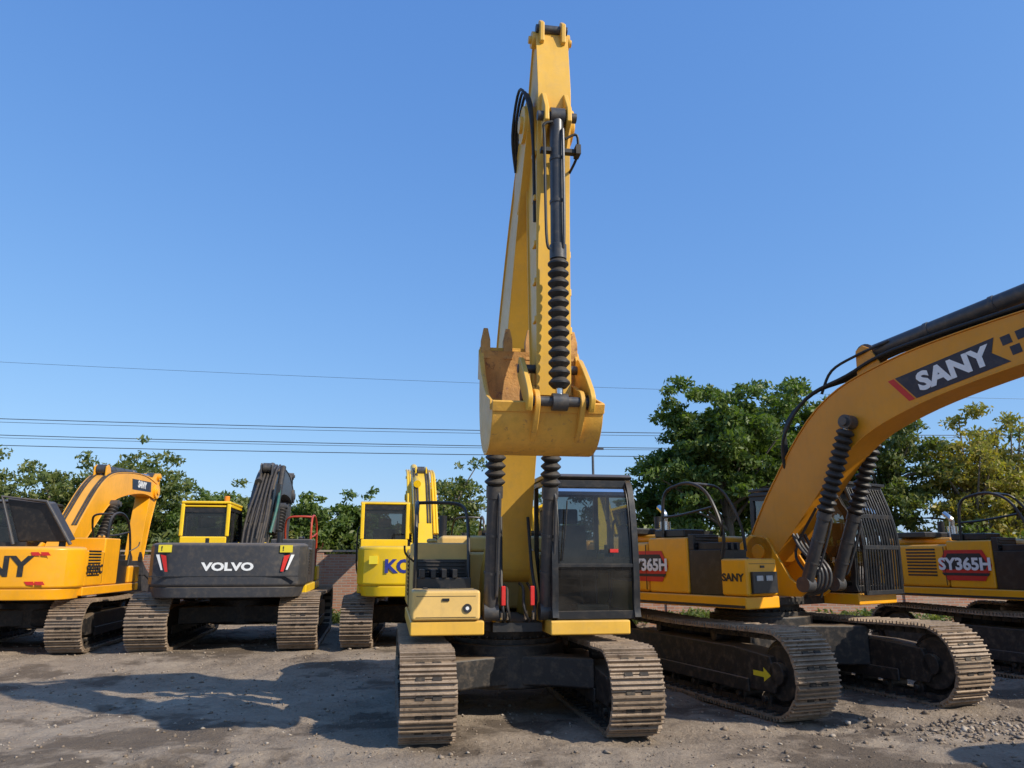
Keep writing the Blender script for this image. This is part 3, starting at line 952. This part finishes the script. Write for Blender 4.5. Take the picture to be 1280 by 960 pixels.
def rough(x, y):
    h = vnoise(x, y, .35, 1) * .06 + vnoise(x, y, 1.3, 2) * .045 + vnoise(x * .8 + y * .6, y * .8 - x * .6, 3.7, 3) * .03 + vnoise(x, y, 10, 4) * .02
    f = np.clip((60 - np.hypot(x, y)) / 30, 0, 1)
    # grouser-print ruts left by machines driving across the yard
    for (a, b, cc) in ((.94, -.34, -8.2), (.90, -.44, -6.2), (-.25, .97, 8.0), (-.25, .97, 5.9)):
        d = a * x + b * y - cc
        t = -b * x + a * y
        m_ = np.exp(-(d / .26) ** 4)
        h = h - m_ * .028 + m_ * .016 * np.sin(t * 2 * np.pi / .18)
    return h * f

def ground():
    dx = np.concatenate([-np.geomspace(900, 15, 28), np.arange(-14.9, 15, .07), np.geomspace(15, 900, 28)])
    dy = np.concatenate([-np.geomspace(300, 3, 14), np.arange(-2.5, 3.5, .5), np.arange(4, 14, .05), np.arange(14, 24, .12), np.geomspace(24, 1200, 34)])
    X, Y = np.meshgrid(dx, dy)
    Z = gheight(X, Y) + rough(X, Y)
    nx, ny = len(dx), len(dy)
    co = np.stack([X.ravel(), Y.ravel(), Z.ravel()], 1)
    idx = np.arange(nx * ny).reshape(ny, nx)
    f = np.stack([idx[:-1, :-1], idx[:-1, 1:], idx[1:, 1:], idx[1:, :-1]], -1).reshape(-1, 4)
    me = bpy.data.meshes.new('ground')
    me.vertices.add(len(co)); me.vertices.foreach_set('co', co.ravel())
    me.loops.add(f.size); me.loops.foreach_set('vertex_index', f.ravel())
    me.polygons.add(len(f)); me.polygons.foreach_set('loop_start', np.arange(0, f.size, 4))
    me.update(calc_edges=True)
    me.polygons.foreach_set('use_smooth', [True] * len(f))
    ob = bpy.data.objects.new('ground', me)
    scene.collection.objects.link(ob)
    m, nt, out = new_mat('dirt')
    tc = N(nt, 'ShaderNodeTexCoord').outputs['Object']
    big = noise(nt, .35, 5, .6, tc)
    mid = noise(nt, 2.3, 6, .7, tc)
    fine = noise(nt, 28, 6, .75, tc)
    c = ramp(nt, big, [(.35, (.20, .152, .108)), (.5, (.30, .235, .172)), (.68, (.42, .34, .255))])
    c = mixc(nt, ramp(nt, mid, [(.42, 0.0), (.68, .65)]), c, (.155, .115, .082))
    c = mixc(nt, ramp(nt, fine, [(.38, .0), (.75, .7)]), c, (.44, .36, .275))
    dk = noise(nt, .42, 5, .66, tc)
    damp = ramp(nt, dk, [(.51, 0.0), (.57, .68)])
    c = mixc(nt, damp, c, (.075, .055, .04))
    vo = N(nt, 'ShaderNodeTexVoronoi'); vo.inputs['Scale'].default_value = 34
    nt.links.new(tc, vo.inputs['Vector'])
    st = ramp(nt, vo.outputs['Distance'], [(.12, 1.0), (.26, 0.0)])
    sel = ramp(nt, noise(nt, 9, 4, .6, tc), [(.5, 0.0), (.6, .8)])
    mm = N(nt, 'ShaderNodeMath', operation='MULTIPLY')
    nt.links.new(st, mm.inputs[0]); nt.links.new(sel, mm.inputs[1])
    c = mixc(nt, mm.outputs[0], c, (.46, .39, .31))
    b = N(nt, 'ShaderNodeBsdfPrincipled')
    nt.links.new(c, b.inputs['Base Color'])
    b.inputs['Roughness'].default_value = .95
    b.inputs['Specular IOR Level'].default_value = .15
    ad = N(nt, 'ShaderNodeMath', operation='MULTIPLY_ADD')
    nt.links.new(fine, ad.inputs[0]); ad.inputs[1].default_value = .6; nt.links.new(mm.outputs[0], ad.inputs[2])
    ad2 = N(nt, 'ShaderNodeMath', operation='MULTIPLY_ADD')
    nt.links.new(mid, ad2.inputs[0]); ad2.inputs[1].default_value = 1.5; nt.links.new(ad.outputs[0], ad2.inputs[2])
    bpn = N(nt, 'ShaderNodeBump'); bpn.inputs['Strength'].default_value = 1.0; bpn.inputs['Distance'].default_value = .04
    nt.links.new(ad2.outputs[0], bpn.inputs['Height'])
    nt.links.new(bpn.outputs[0], b.inputs['Normal'])
    nt.links.new(b.outputs[0], out.inputs[0])
    me.materials.append(m)
ground()

def gravel():
    n = 15000
    x = rng.uniform(-13, 13, n); y = 5.8 + 17 * rng.random(n) ** 1.6
    size = .007 + .018 * rng.random(n) ** 3 + .025 * (rng.random(n) > .992)
    k = 2200
    xr = rng.normal(6.9, 1.4, k); yr = rng.normal(9.0, .4, k)
    x = np.concatenate([x, xr]); y = np.concatenate([y, yr]); size = np.concatenate([size, .010 + .032 * rng.random(k) ** 3])
    n += k
    z = gheight(x, y) + rough(x, y)
    base = np.array([(1, 0, 0), (-1, 0, 0), (0, 1, 0), (0, -1, 0), (0, 0, .8), (0, 0, -.6), (.6, .6, .4), (-.6, -.55, .45)])
    fb = np.array([(0, 6, 4), (6, 2, 4), (2, 1, 4), (1, 7, 4), (7, 3, 4), (3, 0, 4), (0, 2, 6), (2, 0, 5), (1, 2, 5), (3, 1, 5), (0, 3, 5), (1, 3, 7)])
    ang = rng.uniform(0, 2 * pi, n)
    V = base[None] * (.7 + .6 * rng.random((n, 8, 1))) * size[:, None, None] * rng.uniform(.6, 1.4, (n, 1, 3))
    c, s = np.cos(ang)[:, None], np.sin(ang)[:, None]
    vx = V[..., 0] * c - V[..., 1] * s; vy = V[..., 0] * s + V[..., 1] * c
    co = np.stack([vx + x[:, None], vy + y[:, None], V[..., 2] + z[:, None] + size[:, None] * .2], -1).reshape(-1, 3)
    f = (fb[None] + (np.arange(n) * 8)[:, None, None]).reshape(-1, 3)
    me = bpy.data.meshes.new('gravel')
    me.vertices.add(len(co)); me.vertices.foreach_set('co', co.ravel())
    me.loops.add(f.size); me.loops.foreach_set('vertex_index', f.ravel())
    me.polygons.add(len(f)); me.polygons.foreach_set('loop_start', np.arange(0, f.size, 3))
    me.update(calc_edges=True)
    ob = bpy.data.objects.new('gravel', me)
    scene.collection.objects.link(ob)
    m, nt, out = new_mat('gravel_stone')
    g = N(nt, 'ShaderNodeNewGeometry')
    cc = ramp(nt, g.outputs['Random Per Island'], [(0, (.13, .098, .07)), (.5, (.25, .19, .135)), (.85, (.34, .27, .20)), (1, (.44, .38, .31))])
    b = N(nt, 'ShaderNodeBsdfPrincipled'); nt.links.new(cc, b.inputs['Base Color']); b.inputs['Roughness'].default_value = .9
    nt.links.new(b.outputs[0], out.inputs[0])
    me.materials.append(m)
gravel()

# ------------------------------------------------------------------ brick wall
def brick_mat():
    m, nt, out = new_mat('brick')
    tc = N(nt, 'ShaderNodeTexCoord').outputs['Object']
    sx = N(nt, 'ShaderNodeSeparateXYZ'); nt.links.new(tc, sx.inputs[0])
    cb = N(nt, 'ShaderNodeCombineXYZ'); nt.links.new(sx.outputs[0], cb.inputs[0]); nt.links.new(sx.outputs[2], cb.inputs[1])
    br = N(nt, 'ShaderNodeTexBrick')
    nt.links.new(cb.outputs[0], br.inputs['Vector'])
    br.inputs['Scale'].default_value = 1
    br.inputs['Brick Width'].default_value = .25
    br.inputs['Row Height'].default_value = .075
    br.inputs['Mortar Size'].default_value = .012
    br.inputs['Color1'].default_value = (.36, .135, .08, 1)
    br.inputs['Color2'].default_value = (.48, .23, .13, 1)
    br.inputs['Mortar'].default_value = (.38, .31, .25, 1)
    n1 = noise(nt, 1.2, 6, .65, tc)
    c = mixc(nt, ramp(nt, n1, [(.42, 0.0), (.72, .8)]), br.outputs[0], (.36, .29, .22))
    b = N(nt, 'ShaderNodeBsdfPrincipled'); nt.links.new(c, b.inputs['Base Color']); b.inputs['Roughness'].default_value = .9
    bp_ = N(nt, 'ShaderNodeBump'); bp_.inputs['Strength'].default_value = .6; bp_.inputs['Distance'].default_value = .02
    nt.links.new(br.outputs['Fac'], bp_.inputs['Height']); bp_.invert = True
    nt.links.new(bp_.outputs[0], b.inputs['Normal'])
    nt.links.new(b.outputs[0], out.inputs[0])
    return m
bm_ = brick_mat()
wall = empty('brick_wall')
w = Part('wall_body', wall, bm_, .01)
w.box(-34, 40, -22.65, -22.4, -.1, 1.98)
for i in range(22):
    xx = -33 + i * 3.4
    w.box(xx, xx + .37, -22.70, -22.36, -.1, 2.03)
w.done()
w = Part('wall_coping', wall, paint('coping', (.38, .31, .24), .9, dirt=.5), .01)
w.box(-34, 40, -22.72, -22.34, 2.032, 2.09)
w.done()

# ------------------------------------------------------------------ trees
def leaf_mat(name, stops):
    m, nt, out = new_mat(name)
    g = N(nt, 'ShaderNodeNewGeometry')
    tc = N(nt, 'ShaderNodeTexCoord').outputs['Object']
    n1 = noise(nt, .9, 2, .6, tc)
    a = N(nt, 'ShaderNodeMath', operation='MULTIPLY_ADD')
    nt.links.new(g.outputs['Random Per Island'], a.inputs[0]); a.inputs[1].default_value = .45
    a2 = N(nt, 'ShaderNodeMath', operation='MULTIPLY'); nt.links.new(n1, a2.inputs[0]); a2.inputs[1].default_value = .6
    nt.links.new(a2.outputs[0], a.inputs[2])
    c = ramp(nt, a.outputs[0], stops)
    b = N(nt, 'ShaderNodeBsdfPrincipled'); nt.links.new(c, b.inputs['Base Color']); b.inputs['Roughness'].default_value = .5
    t = N(nt, 'ShaderNodeBsdfTranslucent')
    c2 = mixc(nt, 1.0, c, (1.3, 1.5, .6), 'MULTIPLY')
    nt.links.new(c2, t.inputs[0])
    mx = N(nt, 'ShaderNodeMixShader'); mx.inputs[0].default_value = .38
    nt.links.new(b.outputs[0], mx.inputs[1]); nt.links.new(t.outputs[0], mx.inputs[2])
    nt.links.new(mx.outputs[0], out.inputs[0])
    return m
GREEN = leaf_mat('leaves_green', [(.15, (.05, .085, .018)), (.45, (.09, .14, .026)), (.7, (.14, .19, .036)), (.95, (.20, .22, .05))])
GREEN2 = leaf_mat('leaves_mid', [(.15, (.06, .085, .022)), (.45, (.115, .15, .036)), (.7, (.18, .19, .05)), (.95, (.28, .24, .07))])
AUT = leaf_mat('leaves_autumn', [(.1, (.12, .14, .03)), (.4, (.24, .23, .05)), (.65, (.38, .30, .06)), (.95, (.42, .28, .06))])
BARK = paint('bark', (.14, .115, .09), .9, dirt=.4, bump=.6, scale=4)

def leaves(name, parent, centers, radii, per, size, mat, seed):
    r = np.random.default_rng(seed)
    nC = len(centers)
    k = np.maximum(8, (per * (radii / radii.mean()) ** 2)).astype(int)
    idx = np.repeat(np.arange(nC), k)
    n = len(idx)
    d = r.normal(size=(n, 3)); d /= np.linalg.norm(d, axis=1)[:, None]
    rr = r.random(n) ** .6
    P = centers[idx] + d * (radii[idx] * rr)[:, None] * np.array([1.2, 1.2, .7])
    a = r.normal(size=(n, 3)); a[:, 2] -= .35
    a /= np.linalg.norm(a, axis=1)[:, None]
    t = r.normal(size=(n, 3)); t += d * .2
    b = np.cross(a, t); b /= np.linalg.norm(b, axis=1)[:, None]
    s = size * r.uniform(.6, 1.35, n)[:, None]
    V = np.stack([P - a * s, P + b * s * .42, P + a * s, P - b * s * .42], 1).reshape(-1, 3)
    f = np.arange(4 * n)
    me = bpy.data.meshes.new(name)
    me.vertices.add(4 * n); me.vertices.foreach_set('co', V.ravel())
    me.loops.add(4 * n); me.loops.foreach_set('vertex_index', f)
    me.polygons.add(n); me.polygons.foreach_set('loop_start', np.arange(0, 4 * n, 4))
    me.update(calc_edges=True)
    me.materials.append(mat)
    ob = bpy.data.objects.new(name, me)
    scene.collection.objects.link(ob)
    ob.parent = parent
    return ob

def tree(x, y, H, R, z0, nclump, per, mat, seed, size=.11, name='tree'):
    root = empty(name, (x, y, 0))
    r = np.random.default_rng(seed)
    nclump = int(nclump * 2.0); per = int(per * .6)
    cz = (H + z0) / 2; hz = (H - z0) / 2
    d = r.normal(size=(nclump, 3)); d /= np.linalg.norm(d, axis=1)[:, None]
    lob = 1 + .22 * np.sin(d[:, 0] * 5 + seed) * np.cos(d[:, 2] * 4 + seed * 2) + .14 * r.normal(size=nclump)
    rr = (r.random(nclump) ** .38) * np.clip(lob, .5, 1.35)
    C = d * rr[:, None] * np.array([R, R * .9, hz]) * .88
    C[:, 2] += cz
    rad = r.uniform(.20, .48, nclump) * (R / 2.6) ** .5
    leaves('foliage', root, C, rad, per, size * .82, mat, seed)
    p = Part('trunk', root, BARK, 0)
    top = (r.normal() * .2, r.normal() * .2, z0 + (H - z0) * .6)
    p.tube([(0, 0, -.1), (.05, .03, z0 * .6), (top[0] * .5, top[1] * .5, z0 + .3 * (H - z0)), top], [.17 * H / 6, .04], 9)
    for i in range(min(34, nclump)):
        c = C[i]
        t0 = r.uniform(.25, .85)
        zb = z0 * .7 + (top[2] - z0 * .7) * t0
        zb = min(zb, c[2] + .2)
        st = (top[0] * t0, top[1] * t0, zb)
        mid = ((st[0] + c[0]) / 2, (st[1] - c[1]) / 2, (st[2] + c[2]) / 2 + .15)
        p.tube([st, mid, (c[0], -c[1], c[2])], [.055 * H / 6, .012], 6, 4)
    p.done()
    return root

tree(7.4, 26.0, 8.4, 2.75, 2.2, 165, 190, GREEN, 11, .13)
tree(10.3, 27.0, 8.1, 2.4, 2.0, 125, 180, GREEN, 12, .13)
tree(5.7, 28.0, 5.6, 1.6, 1.8, 50, 150, GREEN, 13, .12)
tree(13.2, 27.0, 7.2, 2.3, 1.5, 90, 140, GREEN2, 14, .12)
tree(15.6, 26.0, 6.8, 1.9, 1.5, 80, 110, AUT, 15, .11)
tree(17.4, 26.5, 7.4, 2.0, 1.5, 90, 100, AUT, 16, .11)
tree(19.8, 27.0, 6.8, 2.2, 1.5, 80, 110, GREEN2, 17, .11)
tree(-15.6, 26, 5.5, 2.2, 1.4, 75, 110, GREEN2, 21, .11)
tree(-13.2, 26.5, 5.8, 2.0, 1.5, 75, 100, GREEN2, 22, .11)
tree(-18.4, 26, 5.6, 2.1, 1.4, 60, 100, GREEN2, 23, .11)
tree(-11.1, 27, 4.7, 1.7, 1.3, 60, 100, GREEN, 24, .11)
tree(-8.6, 26.5, 4.3, 1.7, 1.2, 60, 110, GREEN2, 25, .11)
tree(-6.9, 26, 4.1, 1.5, 1.2, 55, 120, GREEN, 26, .11)
tree(-5.2, 26.5, 4.2, 1.5, 1.2, 55, 120, GREEN, 27, .11)
tree(-2.2, 27, 5.2, 1.6, 1.6, 50, 90, GREEN2, 28, .11)
tree(3.4, 28, 5.0, 1.6, 1.5, 40, 90, GREEN2, 29, .11)
r_ = np.random.default_rng(9)
nh = 420
C = np.stack([r_.uniform(-30, 32, nh), r_.uniform(24.2, 27.5, nh), r_.uniform(.5, 2.7, nh)], 1)
leaves('hedge', None, C, r_.uniform(.4, .8, nh), 100, .12, GREEN2, 5)
nh = 400
C = np.stack([r_.uniform(-90, 90, nh), r_.uniform(70, 80, nh), r_.uniform(.5, 5.0, nh)], 1)
leaves('distant_trees', None, C, r_.uniform(1.3, 2.4, nh), 50, .5, GREEN2, 6)
nh = 230
C = np.stack([r_.uniform(-14, 15, nh), r_.uniform(20.6, 22.2, nh), np.full(nh, .28)], 1)
leaves('weeds', None, C, r_.uniform(.15, .34, nh), 60, .07, GREEN2, 8)

# ------------------------------------------------------------------ power lines
pl = empty('power_line')
p = Part('cables', pl, M['rubber'])
for (zl, zr, rad) in ((19.0, 15.6, .014), (13.8, 12.6, .032), (13.5, 12.4, .02), (12.4, 11.4, .032), (12.15, 11.3, .02), (11.5, 10.8, .032)):
    pts = []
    for i in range(13):
        t = i / 12
        pts.append((-60 + 150 * t, -62, zl + (zr - zl) * t * 1.4 - 1.0 * 4 * t * (1 - t)))
    p.tube(pts, rad, 6, 2)
p.done()
p = Part('poles', pl, M['cyl'])
for xx in (-60, 90):
    p.cyl((xx, -62, 0), (xx, -62, 20), .25, 12)
p.done()
up_ = empty('utility_pole', (5.9, 55, 0))
p = Part('pole', up_, M['cyl'])
p.cyl((0, 0, 0), (0, 0, 10.2), .09, 8)
p.box(-.8, .8, -.06, .06, 9.6, 9.75)
p.done()

# ------------------------------------------------------------------ light, sky, camera
EL = radians(37)
hx, hy = .86, -.51
l = math.hypot(hx, hy); hx /= l; hy /= l
sunvec = Vector((hx * cos(EL), hy * cos(EL), sin(EL)))
sd = bpy.data.lights.new('sun', 'SUN')
sd.energy = 5.0
sd.angle = radians(.5)
sd.color = (1, .92, .79)
so = bpy.data.objects.new('sun', sd)
scene.collection.objects.link(so)
so.rotation_euler = (-sunvec).to_track_quat('-Z', 'Y').to_euler()
so.location = (20, -20, 30)
wd = bpy.data.worlds.new('World')
scene.world = wd
wd.use_nodes = True
nt = wd.node_tree
bg = nt.nodes['Background']
sky = nt.nodes.new('ShaderNodeTexSky')
sky.sky_type = 'NISHITA'
sky.sun_disc = False
sky.sun_elevation = EL
sky.sun_rotation = math.atan2(hx, hy)
sky.air_density = 1.0
sky.dust_density = .6
sky.ozone_density = 3.0
sep = nt.nodes.new('ShaderNodeSeparateColor')
cmb = nt.nodes.new('ShaderNodeCombineColor')
nt.links.new(sky.outputs[0], sep.inputs[0])
for i, (g, k) in enumerate(((.78, 1.18), (.60, 1.98), (.36, 4.1))):
    a = nt.nodes.new('ShaderNodeMath'); a.operation = 'POWER'; a.inputs[1].default_value = g
    b = nt.nodes.new('ShaderNodeMath'); b.operation = 'MULTIPLY'; b.inputs[1].default_value = k
    nt.links.new(sep.outputs[i], a.inputs[0]); nt.links.new(a.outputs[0], b.inputs[0]); nt.links.new(b.outputs[0], cmb.inputs[i])
nt.links.new(cmb.outputs[0], bg.inputs[0])
bg.inputs[1].default_value = .12

cd = bpy.data.cameras.new('camera')
cd.sensor_width = 36
cd.lens = 945 / 1280 * 36
cd.clip_end = 3000
co = bpy.data.objects.new('camera', cd)
scene.collection.objects.link(co)
co.location = (0, 0, 1.85)
co.rotation_euler = (radians(90 + 13), 0, 0)
scene.camera = co
scene.view_settings.view_transform = 'Standard'
scene.view_settings.look = 'None'
scene.view_settings.exposure = 0
